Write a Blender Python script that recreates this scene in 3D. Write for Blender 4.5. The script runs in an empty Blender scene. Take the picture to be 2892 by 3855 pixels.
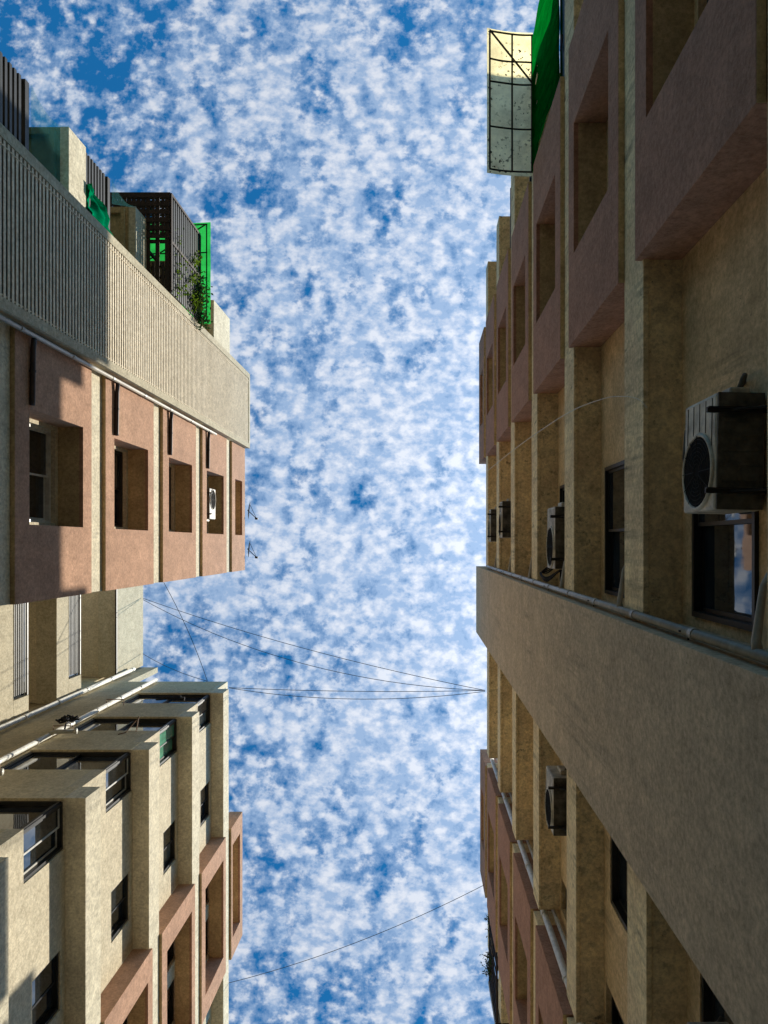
import bpy, bmesh, math, random
from mathutils import Vector, Matrix
random.seed(7)
sc = bpy.context.scene
COL = sc.collection
PI = math.pi
GZ = -1.6            # street level; the camera is the origin

# ------------------------------------------------------------------ materials
def newmat(name):
    m = bpy.data.materials.new(name); m.use_nodes = True
    nt = m.node_tree
    for n in list(nt.nodes): nt.nodes.remove(n)
    out = nt.nodes.new('ShaderNodeOutputMaterial')
    b = nt.nodes.new('ShaderNodeBsdfPrincipled')
    nt.links.new(b.outputs[0], out.inputs[0])
    return m, nt, b, out

def N(nt, t, **kw):
    n = nt.nodes.new(t)
    for k, v in kw.items(): setattr(n, k, v)
    return n

def mix(nt, fac, a, b, mode='MIX'):
    n = N(nt, 'ShaderNodeMix', data_type='RGBA', blend_type=mode)
    for sock, v in ((n.inputs['Factor'], fac), (n.inputs[6], a), (n.inputs[7], b)):
        if hasattr(v, 'is_linked') or hasattr(v, 'node'): nt.links.new(v, sock)
        elif isinstance(v, (int, float)): sock.default_value = v
        else: sock.default_value = (*v, 1)
    return n.outputs[2]

def noise(nt, vec, scale, detail=4, rough=.55, vscale=None):
    n = N(nt, 'ShaderNodeTexNoise'); n.inputs['Scale'].default_value = scale
    n.inputs['Detail'].default_value = detail; n.inputs['Roughness'].default_value = rough
    if vscale:
        mp = N(nt, 'ShaderNodeMapping'); mp.inputs['Scale'].default_value = vscale
        nt.links.new(vec, mp.inputs['Vector']); vec = mp.outputs[0]
    nt.links.new(vec, n.inputs['Vector'])
    return n.outputs['Fac']

def ramp(nt, fac, a, b, ca=(0, 0, 0), cb=(1, 1, 1)):
    r = N(nt, 'ShaderNodeValToRGB')
    r.color_ramp.elements[0].position = a; r.color_ramp.elements[1].position = b
    r.color_ramp.elements[0].color = (*ca, 1); r.color_ramp.elements[1].color = (*cb, 1)
    nt.links.new(fac, r.inputs[0]); return r.outputs[0]

def plaster(name, col, var=.14, streak=.35, speck=.5, bump=.5, dirt=(.10, .085, .065), marks=0):
    m, nt, b, out = newmat(name)
    g = N(nt, 'ShaderNodeNewGeometry').outputs['Position']
    c2 = tuple(v * (1 - var * 1.6) for v in col); c1 = tuple(min(1, v * (1 + var)) for v in col)
    base = mix(nt, ramp(nt, noise(nt, g, 1.6, 6, .65), .32, .68), c2, c1)
    fine = ramp(nt, noise(nt, g, 20, 6, .78), .37, .61, (.66, .64, .61), (1.12, 1.12, 1.12))
    base = mix(nt, .85, base, fine, 'MULTIPLY')
    mott = ramp(nt, noise(nt, g, 5.5, 5, .7), .36, .64, (.82, .81, .79), (1.08, 1.08, 1.08))
    base = mix(nt, .8, base, mott, 'MULTIPLY')
    # rain streaks: long down the wall, broken up by patches
    st = ramp(nt, noise(nt, g, 1.0, 5, .7, (7, 7, .45)), .50, .70)
    pt = ramp(nt, noise(nt, g, .8, 3, .6), .42, .66)
    f = N(nt, 'ShaderNodeMath', operation='MULTIPLY'); nt.links.new(st, f.inputs[0]); nt.links.new(pt, f.inputs[1])
    f2 = N(nt, 'ShaderNodeMath', operation='MULTIPLY'); nt.links.new(f.outputs[0], f2.inputs[0]); f2.inputs[1].default_value = streak
    base = mix(nt, f2.outputs[0], base, dirt)
    if marks:      # dark mildew runs on the faces of the floor bands
        mk = ramp(nt, noise(nt, g, 1.0, 4, .65, (9, 9, 2.2)), .56, .68)
        mp_ = ramp(nt, noise(nt, g, 1.7, 4, .6), .44, .60)
        k = N(nt, 'ShaderNodeMath', operation='MULTIPLY'); nt.links.new(mk, k.inputs[0]); nt.links.new(mp_, k.inputs[1])
        k2 = N(nt, 'ShaderNodeMath', operation='MULTIPLY'); nt.links.new(k.outputs[0], k2.inputs[0]); k2.inputs[1].default_value = marks
        base = mix(nt, k2.outputs[0], base, dirt)
    # pits and mildew specks
    sp = ramp(nt, noise(nt, g, 38, 3, .75), .64, .70)
    sp2 = ramp(nt, noise(nt, g, 2.6, 4, .6), .48, .62)
    s = N(nt, 'ShaderNodeMath', operation='MULTIPLY'); nt.links.new(sp, s.inputs[0]); nt.links.new(sp2, s.inputs[1])
    s2 = N(nt, 'ShaderNodeMath', operation='MULTIPLY'); nt.links.new(s.outputs[0], s2.inputs[0]); s2.inputs[1].default_value = speck
    base = mix(nt, s2.outputs[0], base, dirt)
    nt.links.new(base, b.inputs['Base Color'])
    b.inputs['Roughness'].default_value = .92
    b.inputs['Specular IOR Level'].default_value = .15
    bp = N(nt, 'ShaderNodeBump'); bp.inputs['Strength'].default_value = bump; bp.inputs['Distance'].default_value = .02
    nt.links.new(noise(nt, g, 42, 6, .8), bp.inputs['Height'])
    nt.links.new(bp.outputs[0], b.inputs['Normal'])
    return m

def plain(name, col, rough=.6, metal=0, var=.15, scale=9, bump=0, spec=.4, coat=0):
    m, nt, b, out = newmat(name)
    g = N(nt, 'ShaderNodeNewGeometry').outputs['Position']
    c = mix(nt, ramp(nt, noise(nt, g, scale, 5, .65), .35, .68), tuple(v * (1 - var * 1.7) for v in col), tuple(min(1, v * (1 + var)) for v in col))
    nt.links.new(c, b.inputs['Base Color'])
    b.inputs['Roughness'].default_value = rough; b.inputs['Metallic'].default_value = metal
    b.inputs['Specular IOR Level'].default_value = spec
    if bump:
        bp = N(nt, 'ShaderNodeBump'); bp.inputs['Strength'].default_value = bump; bp.inputs['Distance'].default_value = .01
        nt.links.new(noise(nt, g, 30, 4, .6), bp.inputs['Height']); nt.links.new(bp.outputs[0], b.inputs['Normal'])
    return m

def glass(name, tint=(.012, .016, .02), rough=.03, wave=.03):
    m, nt, b, out = newmat(name)
    g = N(nt, 'ShaderNodeNewGeometry').outputs['Position']
    c = mix(nt, ramp(nt, noise(nt, g, 1.3, 2), .45, .6), tint, tuple(v * 1.8 for v in tint))
    nt.links.new(c, b.inputs['Base Color'])
    b.inputs['Roughness'].default_value = rough; b.inputs['IOR'].default_value = 1.6
    b.inputs['Specular IOR Level'].default_value = .9
    bp = N(nt, 'ShaderNodeBump'); bp.inputs['Strength'].default_value = wave; bp.inputs['Distance'].default_value = .02
    nt.links.new(noise(nt, g, 3, 2), bp.inputs['Height']); nt.links.new(bp.outputs[0], b.inputs['Normal'])
    return m

def sheet(name, col, trans, spots=None, spotcol=(.03, .025, .015), spotscale=16, vs=None, mixf=.6, holes=0):
    m, nt, b, out = newmat(name)
    nt.nodes.remove(b)
    g = N(nt, 'ShaderNodeNewGeometry').outputs['Position']
    k = ramp(nt, noise(nt, g, 2.2 if not vs else 1, 5, .7, vs), .33, .67)
    c = mix(nt, k, tuple(v * .62 for v in col), tuple(min(1, v * 1.12) for v in col))
    t = mix(nt, k, tuple(v * .62 for v in trans), tuple(min(1, v * 1.12) for v in trans))
    if spots:
        sp = ramp(nt, noise(nt, g, spotscale, 3, .6), spots, spots + .05)
        sp2 = ramp(nt, noise(nt, g, 1.9, 3, .5), .40, .58)
        mm = N(nt, 'ShaderNodeMath', operation='MULTIPLY'); nt.links.new(sp, mm.inputs[0]); nt.links.new(sp2, mm.inputs[1])
        c = mix(nt, mm.outputs[0], c, spotcol); t = mix(nt, mm.outputs[0], t, spotcol)
    d = N(nt, 'ShaderNodeBsdfDiffuse'); tr = N(nt, 'ShaderNodeBsdfTranslucent')
    nt.links.new(c, d.inputs[0]); nt.links.new(t, tr.inputs[0])
    ms = N(nt, 'ShaderNodeMixShader'); ms.inputs[0].default_value = mixf
    nt.links.new(d.outputs[0], ms.inputs[1]); nt.links.new(tr.outputs[0], ms.inputs[2])
    last = ms.outputs[0]
    if holes:
        tp = N(nt, 'ShaderNodeBsdfTransparent'); h = N(nt, 'ShaderNodeMixShader'); h.inputs[0].default_value = holes
        nt.links.new(last, h.inputs[1]); nt.links.new(tp.outputs[0], h.inputs[2]); last = h.outputs[0]
    nt.links.new(last, out.inputs[0])
    return m

M = {
 'cream_r': plaster('cream_plaster_warm', (.74, .54, .305), streak=.6, speck=.9),
 'beam_r': plaster('cream_band_weathered', (.96, .74, .45), streak=.8, speck=.85, marks=.75),
 'cream_l': plaster('cream_plaster_light', (.68, .60, .44), var=.07, streak=.28, speck=.5),
 'beam_l': plaster('cream_band_light', (.76, .69, .52), var=.07, streak=.25, speck=.6, marks=.35),
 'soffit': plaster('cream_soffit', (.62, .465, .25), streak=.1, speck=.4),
 'pink': plaster('terracotta_plaster', (.52, .31, .205), var=.10, streak=.22, speck=.6, dirt=(.13, .065, .05)),
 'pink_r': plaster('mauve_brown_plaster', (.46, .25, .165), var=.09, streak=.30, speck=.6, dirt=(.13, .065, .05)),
 'shaft': plaster('grey_beige_render', (.68, .535, .36), var=.10, streak=.5, speck=.8, bump=.8),
 'grey': plaster('olive_grey_plaster', (.70, .60, .40), var=.08, streak=.35, speck=.3),
 'slat': plaster('louvre_paint', (.88, .77, .59), var=.06, streak=.15, speck=.1, bump=.2),
 'concrete': plaster('grey_concrete', (.58, .52, .38), var=.09, streak=.45, speck=.6),
 'dark': plain('dark_aluminium', (.025, .024, .022), .45, .3),
 'black': plain('black_steel', (.018, .015, .013), .55, .2, bump=.2),
 'brown': plain('dark_brown_slats', (.045, .028, .02), .75),
 'white': plain('white_aluminium', (.62, .60, .54), .4),
 'railg': plain('grey_railing', (.30, .29, .26), .5),
 'bars': plain('dark_railing', (.03, .03, .027), .5, .3),
 'pipe': plain('grey_plastic_pipe', (.32, .285, .225), .42, bump=.1),
 'pipew': plain('white_plastic_pipe', (.60, .58, .51), .4, bump=.1),
 'rust': plain('rusty_thin_pipe', (.22, .12, .06), .7),
 'pipe_d': plain('dark_drain_pipe', (.05, .035, .03), .6),
 'acw': plain('white_ac_casing', (.54, .48, .37), .55, var=.3, scale=5, bump=.08),
 'acd': plain('grimy_ac_base', (.10, .09, .07), .7, var=.4, scale=7, bump=.3),
 'fan': plain('fan_dark', (.010, .009, .008), .9, spec=.1),
 'fang': plain('fan_grille_wire', (.03, .027, .022), .8, spec=.15),
 'glass': glass('window_glass'),
 'glassg': glass('green_curtain_glass', (.10, .30, .20)),
 'glassw': glass('pale_curtain_glass', (.14, .15, .13)),
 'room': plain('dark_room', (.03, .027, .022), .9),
 'gsof': plain('green_soffit', (.10, .19, .12), .8, var=.1),  # green tone for the soffit of a single balcony
 'netg': sheet('green_shade_net', (.0, .09, .012), (.0, .22, .02), vs=(3, 22, 3), mixf=.62),
 'clothg': sheet('green_cloth', (.0, .30, .13), (.0, .36, .14), vs=(9, 5, 9), mixf=.35),
 'awn': sheet('cream_canopy_sheet', (.78, .69, .42), (.92, .79, .44), spots=.58, mixf=.88),
 'awng': sheet('green_canopy_sheet', (.012, .28, .07), (.02, .36, .06), spots=.66, spotcol=(.02, .12, .03), mixf=.72),
 'netb': sheet('thin_blue_net', (.10, .36, .34), (.12, .42, .42), mixf=.5, holes=.74),
 'wire': plain('black_cable', (.02, .022, .03), .6),
 'wirew': plain('white_cable', (.60, .56, .45), .6),
 'leaf': sheet('leaf_green', (.045, .10, .015), (.16, .26, .02), mixf=.4),
 'leafd': sheet('leaf_dark', (.03, .07, .03), (.05, .10, .03), mixf=.3),
 'stem': plain('stem', (.09, .07, .04), .9),
 'dish': plain('grey_dish', (.16, .16, .155), .5),
 'asphalt': plain('asphalt', (.055, .053, .05), .95, var=.3, scale=12, bump=.5),
 'earth': plain('dusty_ground', (.075, .065, .05), 1, var=.25, scale=2, bump=.4),
 'roofm': plaster('roof_screed', (.34, .32, .28)),
 'cloth': plain('dark_cloth', (.02, .018, .02), .95),
}

# ------------------------------------------------------------------ mesh helpers
class MB:
    def __init__(s): s.v = []; s.f = []
    def quad(s, *p):
        i = len(s.v); s.v += [Vector(q) for q in p]; s.f.append(tuple(range(i, i + len(p))))
    def box(s, x0, x1, y0, y1, z0, z1):
        i = len(s.v)
        for x in (x0, x1):
            for y in (y0, y1):
                for z in (z0, z1): s.v.append(Vector((x, y, z)))
        for f in ((0, 1, 3, 2), (4, 6, 7, 5), (0, 4, 5, 1), (2, 3, 7, 6), (0, 2, 6, 4), (1, 5, 7, 3)):
            s.f.append(tuple(i + k for k in f))
    def mbox(s, m, u0, u1, v0, v1, n0, n1):
        i = len(s.v)
        for u in (u0, u1):
            for v in (v0, v1):
                for n in (n0, n1): s.v.append(m(u, v, n))
        for f in ((0, 1, 3, 2), (4, 6, 7, 5), (0, 4, 5, 1), (2, 3, 7, 6), (0, 2, 6, 4), (1, 5, 7, 3)):
            s.f.append(tuple(i + k for k in f))
    def prism_y(s, prof, y0, y1):
        i = len(s.v); k = len(prof)
        for y in (y0, y1):
            for (x, z) in prof: s.v.append(Vector((x, y, z)))
        s.f.append(tuple(i + j for j in range(k))); s.f.append(tuple(i + k + j for j in reversed(range(k))))
        for j in range(k): s.f.append((i + j, i + (j + 1) % k, i + k + (j + 1) % k, i + k + j))
    def ring(s, m, u0, u1, v0, v1, a0, a1, b0, b1, n0, n1):
        """rectangular frame: outer u0..u1,v0..v1, opening a0..a1,b0..b1, depth n0..n1"""
        i = len(s.v)
        for n in (n0, n1):
            for (u, v) in ((u0, v0), (u1, v0), (u1, v1), (u0, v1), (a0, b0), (a1, b0), (a1, b1), (a0, b1)):
                s.v.append(m(u, v, n))
        for k in range(4):
            j = (k + 1) % 4
            s.f.append((i + k, i + j, i + 4 + j, i + 4 + k))
            s.f.append((i + 8 + k, i + 8 + 4 + k, i + 8 + 4 + j, i + 8 + j))
            s.f.append((i + k, i + 8 + k, i + 8 + j, i + j))
            s.f.append((i + 4 + k, i + 4 + j, i + 12 + j, i + 12 + k))
    def tube(s, pts, r, seg=10, caps=True):
        pts = [Vector(p) for p in pts]; i0 = len(s.v); n = len(pts)
        ref = None
        for k, p in enumerate(pts):
            d = (pts[min(k + 1, n - 1)] - pts[max(k - 1, 0)]).normalized()
            if ref is None:
                ref = Vector((0, 0, 1)) if abs(d.z) < .9 else Vector((0, 1, 0))
            a = d.cross(ref).normalized(); b = d.cross(a).normalized(); ref = b.cross(d) if False else ref
            rr = r[k] if isinstance(r, (list, tuple)) else r
            for q in range(seg):
                t = 2 * PI * q / seg
                s.v.append(p + a * math.cos(t) * rr + b * math.sin(t) * rr)
        for k in range(n - 1):
            for q in range(seg):
                q2 = (q + 1) % seg
                s.f.append((i0 + k * seg + q, i0 + k * seg + q2, i0 + (k + 1) * seg + q2, i0 + (k + 1) * seg + q))
        if caps:
            s.f.append(tuple(i0 + q for q in range(seg))); s.f.append(tuple(i0 + (n - 1) * seg + q for q in reversed(range(seg))))
    def build(s, name, mat, parent=None, loc=None, bevel=0, smooth=False, closed=True, mats=None):
        me = bpy.data.meshes.new(name)
        o = bpy.data.objects.new(name, me); COL.objects.link(o)
        if parent is not None:
            o.parent = parent
            org = wpos(parent)
            off = org
        else:
            off = Vector(loc) if loc is not None else Vector((0, 0, 0)); o.location = off
        me.from_pydata([v - off for v in s.v], [], s.f)
        if closed:
            bm = bmesh.new(); bm.from_mesh(me); bmesh.ops.recalc_face_normals(bm, faces=bm.faces); bm.to_mesh(me); bm.free()
        me.materials.append(M[mat])
        if smooth:
            for p in me.polygons: p.use_smooth = True
        if bevel:
            bv = o.modifiers.new('edge', 'BEVEL'); bv.width = bevel; bv.segments = 2; bv.limit_method = 'ANGLE'; bv.angle_limit = math.radians(50)
        return o

def wpos(o):
    p = Vector((0, 0, 0))
    while o is not None: p += o.location; o = o.parent
    return p

def tag(o, label=None, cat=None, group=None, kind=None):
    if label: o['label'] = label
    if cat: o['category'] = cat
    if group: o['group'] = group
    if kind: o['kind'] = kind
    return o

def thing(name, label, cat, loc, group=None):
    o = bpy.data.objects.new(name, None); COL.objects.link(o); o.location = loc; o.empty_display_size = .2
    return tag(o, label, cat, group)

def copy_tree(o, parent=None):
    c = o.copy(); COL.objects.link(c)
    if parent is not None: c.parent = parent
    for ch in list(o.children): copy_tree(ch, c)
    return c

def mapR(X): return lambda u, v, n: Vector((X - n, u, v))       # wall on the right, facing the street (-X)
def mapL(X): return lambda u, v, n: Vector((-X + n, u, v))      # wall on the left, facing the street (+X)
def mapW(Y): return lambda u, v, n: Vector((u, Y - n, v))       # wall facing -Y

def wall(parent, name, m, u0, u1, v0, v1, holes, mat, t=.24):
    """wall sheet with real openings and reveals"""
    us = sorted({u0, u1, *[h[0] for h in holes], *[h[1] for h in holes]})
    vs = sorted({v0, v1, *[h[2] for h in holes], *[h[3] for h in holes]})
    us = [u for u in us if u0 <= u <= u1]; vs = [v for v in vs if v0 <= v <= v1]
    def inh(i, j):
        if i < 0 or j < 0 or i >= len(us) - 1 or j >= len(vs) - 1: return False
        a = (us[i] + us[i + 1]) / 2; b = (vs[j] + vs[j + 1]) / 2
        return any(h[0] < a < h[1] and h[2] < b < h[3] for h in holes)
    bm = bmesh.new(); cache = {}
    def V(i, j, k):
        if (i, j, k) not in cache: cache[(i, j, k)] = bm.verts.new(m(us[i], vs[j], -t if k else 0))
        return cache[(i, j, k)]
    I, J = len(us) - 1, len(vs) - 1
    for i in range(I):
        for j in range(J):
            if inh(i, j): continue
            bm.faces.new((V(i, j, 0), V(i + 1, j, 0), V(i + 1, j + 1, 0), V(i, j + 1, 0)))
            bm.faces.new((V(i, j, 1), V(i, j + 1, 1), V(i + 1, j + 1, 1), V(i + 1, j, 1)))
            for (di, dj, p, q) in ((-1, 0, (i, j), (i, j + 1)), (1, 0, (i + 1, j), (i + 1, j + 1)), (0, -1, (i, j), (i + 1, j)), (0, 1, (i, j + 1), (i + 1, j + 1))):
                a, b = i + di, j + dj
                if a < 0 or b < 0 or a >= I or b >= J or inh(a, b):
                    bm.faces.new((V(*p, 0), V(*q, 0), V(*q, 1), V(*p, 1)))
    bmesh.ops.recalc_face_normals(bm, faces=bm.faces)
    me = bpy.data.meshes.new(name); org = wpos(parent)
    bmesh.ops.translate(bm, verts=bm.verts, vec=-org)
    bm.to_mesh(me); bm.free(); me.materials.append(M[mat])
    o = bpy.data.objects.new(name, me); COL.objects.link(o); o.parent = parent
    return o

def window(parent, m, u0, u1, v0, v1, fmat='dark', smat='dark', pmats=('glass', 'glass'), rec=.07, mesh=True):
    """sliding window: frame (part) > two sashes, two panes"""
    f = MB(); e = .045
    f.ring(m, u0 + .002, u1 - .002, v0 + .002, v1 - .002, u0 + e, u1 - e, v0 + e, v1 - e, -rec - .10, -rec)
    fo = f.build('window', fmat, parent)
    um = (u0 + u1) / 2; w = .032
    for k, (a, b, d) in enumerate(((u0 + e + .002, um + .02, .035), (um - .02, u1 - e - .002, .075))):
        s = MB(); s.ring(m, a, b, v0 + e + .002, v1 - e - .002, a + w, b - w, v0 + e + w, v1 - e - w, -rec - d - .03, -rec - d)
        s.build('sash', smat, fo)
        g = MB(); g.mbox(m, a + w, b - w, v0 + e + w, v1 - e - w, -rec - d - .02, -rec - d - .012)
        g.build('pane', pmats[k], fo)
    return fo

def ledge(parent, s, X, Xb, zb, zt, y0, y1, mat, depth=.05):
    """projecting floor band with a drip lip; s = side sign"""
    p = [(X, zt), (X, zb - .014), (X + depth, zb - .014), (X + depth, zb), (Xb, zb), (Xb, zt)]
    b = MB(); b.prism_y([(s * x, z) for x, z in p], y0, y1)
    return b.build('floor_band', mat, parent, bevel=.006)

def bay(parent, side, Xp, Xb, Xw, y0, y1, z0, z1, oy0, oy1, oz0, oz1, pinkm, winparts=None, soff='soffit'):
    """terracotta box frame round a window niche"""
    m = mapR(0) if side > 0 else mapL(0)
    b = MB(); b.ring(m, y0, y1, z0, z1, oy0, oy1, oz0, oz1, -Xw + .0, -Xp)
    o = b.build('window_bay', pinkm, parent, bevel=.006)
    c = MB()   # cream lining: niche ceiling and the thin underside
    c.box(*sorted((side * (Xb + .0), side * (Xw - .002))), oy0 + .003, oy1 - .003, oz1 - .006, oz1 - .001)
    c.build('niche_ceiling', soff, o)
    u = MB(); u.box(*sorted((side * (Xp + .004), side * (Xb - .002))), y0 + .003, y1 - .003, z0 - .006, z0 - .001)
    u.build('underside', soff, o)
    return o

def smoothpts(p, k=5):
    p = [Vector(a) for a in p]; o = []
    for i in range(len(p) - 1):
        a, b, c, d = p[max(i - 1, 0)], p[i], p[i + 1], p[min(i + 2, len(p) - 1)]
        for j in range(k):
            t = j / k; o.append(.5 * ((2 * b) + (c - a) * t + (2 * a - 5 * b + 4 * c - d) * t * t + (-a + 3 * b - 3 * c + d) * t ** 3))
    o.append(p[-1]); return o

TB = lambda n: 3.73 + 2.99 * n      # band bottom
TT = lambda n: 4.328 + 2.99 * n     # band top
PZ0 = lambda n: 4.336 + 2.99 * n    # bay bottom
PZ1 = lambda n: 6.755 + 2.99 * n    # bay top
OZ0 = lambda n: 4.72 + 2.99 * n
OZ1 = lambda n: 6.43 + 2.99 * n
WZ0 = lambda n: 5.2 + 2.99 * n
WZ1 = lambda n: 6.40 + 2.99 * n

# ================================================================== RIGHT BUILDING
R = thing('apartment_block', 'shaded cream and terracotta apartment block filling the right side of the view', 'building', (2.3, 0, GZ))
Xp, Xb, Xw = 1.90, 1.958, 2.30
holes = []
for n in range(0, 6): holes.append((-.93, .60, WZ0(n), WZ1(n)))
for n in range(0, 6): holes.append((-5.10, -3.62, OZ0(n) + .12, OZ1(n) - .10))
holes.append((-5.10, -3.62, 22.80, 23.55))
wall(R, 'wall', mapR(Xw), -6.26, .70, GZ, 24.0, [h for h in holes if h[3] < 24], 'cream_r')
# the roofed part of the middle stays at band height: trim by a separate lower wall top (see the added parapet)
mR = mapR(Xw)
for n in range(0, 6):
    window(R, mR, -.93, .60, WZ0(n), WZ1(n), rec=-.03)
    window(R, mR, -5.10, -3.62, OZ0(n) + .12, OZ1(n) - .10, pmats=('glass', 'glassw') if n % 2 else ('glass', 'glass'))
window(R, mR, -5.10, -3.62, 22.80, 23.55)
for n in range(-1, 7):
    ledge(R, 1, Xb, Xw + .03, TB(n), TT(n), -7.95, .69, 'beam_r')
for n in range(-1, 6):
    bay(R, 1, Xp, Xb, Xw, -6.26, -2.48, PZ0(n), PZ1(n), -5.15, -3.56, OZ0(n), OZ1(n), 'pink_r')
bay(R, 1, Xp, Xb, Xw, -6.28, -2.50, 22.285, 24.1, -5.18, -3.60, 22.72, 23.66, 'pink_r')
# end bay balconies (upper edge of the picture)
b = MB(); b.box(3.3, 3.5, -7.95, -6.26, GZ, 22.2); b.build('balcony_wall', 'cream_r', R)
b = MB(); b.box(2.34, 3.3, -6.30, -6.262, GZ, 22.2); b.build('balcony_side', 'cream_r', R)
for n in range(-1, 7):
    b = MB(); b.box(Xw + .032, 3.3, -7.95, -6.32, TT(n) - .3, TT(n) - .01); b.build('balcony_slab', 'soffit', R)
for n in (-1, 0, 1, 3, 4, 5):
    b = MB(); b.box(2.05, 2.10, -7.93, -6.285, TT(n) + .02, TT(n) + .06); b.box(2.05, 2.10, -7.93, -6.285, TT(n) + .86, TT(n) + .92)
    for k in range(12):
        b.box(2.06, 2.09, -7.90 + k * .145, -7.875 + k * .145, TT(n) + .06, TT(n) + .86)
    b.build('railing', 'black', R)
b = MB(); b.box(1.968, 1.99, -7.93, -6.285, 10.312, 10.70); b.build('railing_board', 'black', R)
# unseen set-back parapets, added to cast the shadow edge on the left block
b = MB(); b.box(2.42, 2.54, -2.46, .69, 22.2, 23.75); b.build('shadow_parapet', 'cream_r', R)
b = MB(); b.box(2.60, 2.75, -6.2, -3.0, 22.3, 25.7); b.build('shadow_parapet', 'cream_r', R)
# roof slab
b = MB(); b.box(2.54, 14, -7.95, 11.7, 21.9, 22.2); b.build('roof', 'roofm', R)
# body behind the rooms
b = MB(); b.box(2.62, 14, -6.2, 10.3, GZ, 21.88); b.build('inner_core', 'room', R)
b = MB(); b.box(3.52, 14, -7.95, -6.22, GZ, 21.88); b.build('end_wall', 'cream_r', R)
# broad shaft wall
b = MB(); b.box(1.81, 2.5, .692, 2.757, GZ, 24.1); b.build('shaft_wall', 'shaft', R, bevel=.008)
# lower section
Xp2, Xb2, Xw2 = 1.935, 1.985, 2.34
holes = []
for n in range(0, 6):
    holes.append((2.86, 4.37, WZ0(n), WZ1(n)))
    holes.append((5.45, 5.97, WZ0(n) + .1, WZ1(n) + .22))
for n in range(0, 6): holes.append((7.50, 9.02, OZ0(n) + .12, OZ1(n) - .10))
wall(R, 'wall', mapR(Xw2), 2.762, 10.32, GZ, 22.2, holes, 'cream_r')
mR2 = mapR(Xw2)
for n in range(0, 6):
    window(R, mR2, 2.86, 4.37, WZ0(n), WZ1(n), rec=.012)
    window(R, mR2, 5.45, 5.97, WZ0(n) + .1, WZ1(n) + .22)
    window(R, mR2, 7.50, 9.02, OZ0(n) + .12, OZ1(n) - .10)
for n in range(-1, 7):
    ledge(R, 1, Xb2, Xw2 + .03, TB(n), TT(n), 2.762, 6.03, 'beam_r')
    ledge(R, 1, Xb2, Xw2 + .03, TB(n), TT(n), 6.33, 10.30, 'beam_r')
    ledge(R, 1, Xb2 + .02, Xw2 + .03, TB(n), TT(n), 10.302, 11.62, 'beam_r')
    b = MB(); b.box(Xw2 + .032, 3.3, 10.35, 11.62, TT(n) - .3, TT(n) - .01); b.build('balcony_slab', 'soffit', R)
for n in range(-1, 6):
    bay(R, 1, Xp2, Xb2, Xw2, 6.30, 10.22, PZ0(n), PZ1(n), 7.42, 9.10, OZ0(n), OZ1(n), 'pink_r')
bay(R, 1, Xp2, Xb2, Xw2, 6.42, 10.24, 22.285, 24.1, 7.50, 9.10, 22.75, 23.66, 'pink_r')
b = MB(); b.box(2.345, 2.45, 7.45, 9.15, 22.3, 24.0); b.build('parapet_back', 'cream_r', R)
b = MB(); b.box(3.3, 3.5, 10.33, 11.62, GZ, 22.2); b.build('balcony_wall', 'cream_r', R)
b = MB(); b.box(3.52, 14, 10.33, 11.62, GZ, 21.88); b.build('end_wall', 'cream_r', R)

def drop_pipe(name, label, x, y, z0, z1, r, mat, col_mat=None, joints=1.5, group=None, seg=14):
    t = thing(name, label, 'pipe', (x, y, z0), group)
    p = MB(); p.tube([(x, y, z0), (x, y, z1)], r, seg); p.build('pipe', mat, t, smooth=True)
    z = z0 + 1.1
    while z < z1 - .2:
        c = MB(); c.tube([(x, y, z - .035), (x, y, z + .035)], r * 1.2, seg); c.build('collar', mat, t)
        z += joints
    return t

P1 = drop_pipe('drainpipe', 'long pale drainpipe running up the corner of the shaft wall on the right block', 1.925, .628, GZ, 21.6, .036, 'pipe', joints=1.47, group='pipes of the right block')
for n in range(-1, 6):
    z = TT(n) + .02
    b = MB(); b.tube([(1.93, .62, z + .03), (1.935, .56, z + .065), (1.985, .25, z + .085), (2.12, .0, z + .10)], [.034, .028, .022, .02], 10)
    b.build('branch_pipe', 'pipe', P1, smooth=True)
    b = MB(); b.tube([(1.925 - .05, .628, z + 1.2), (1.925 + .02, .628, z + 1.2), (1.925 + .02, .70, z + 1.2)], .008, 6); b.build('clamp', 'black', P1)
P2 = drop_pipe('drainpipe', 'thick pale drainpipe in the slot beside the terracotta boxes of the right block', 2.10, 6.15, GZ, 22.0, .052, 'pipew', joints=1.9, group='pipes of the right block')
P3 = drop_pipe('drainpipe', 'thin pale drainpipe behind the thick one in the slot of the right block', 2.26, 6.13, GZ, 22.0, .032, 'pipew', joints=1.3, group='pipes of the right block')

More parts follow.
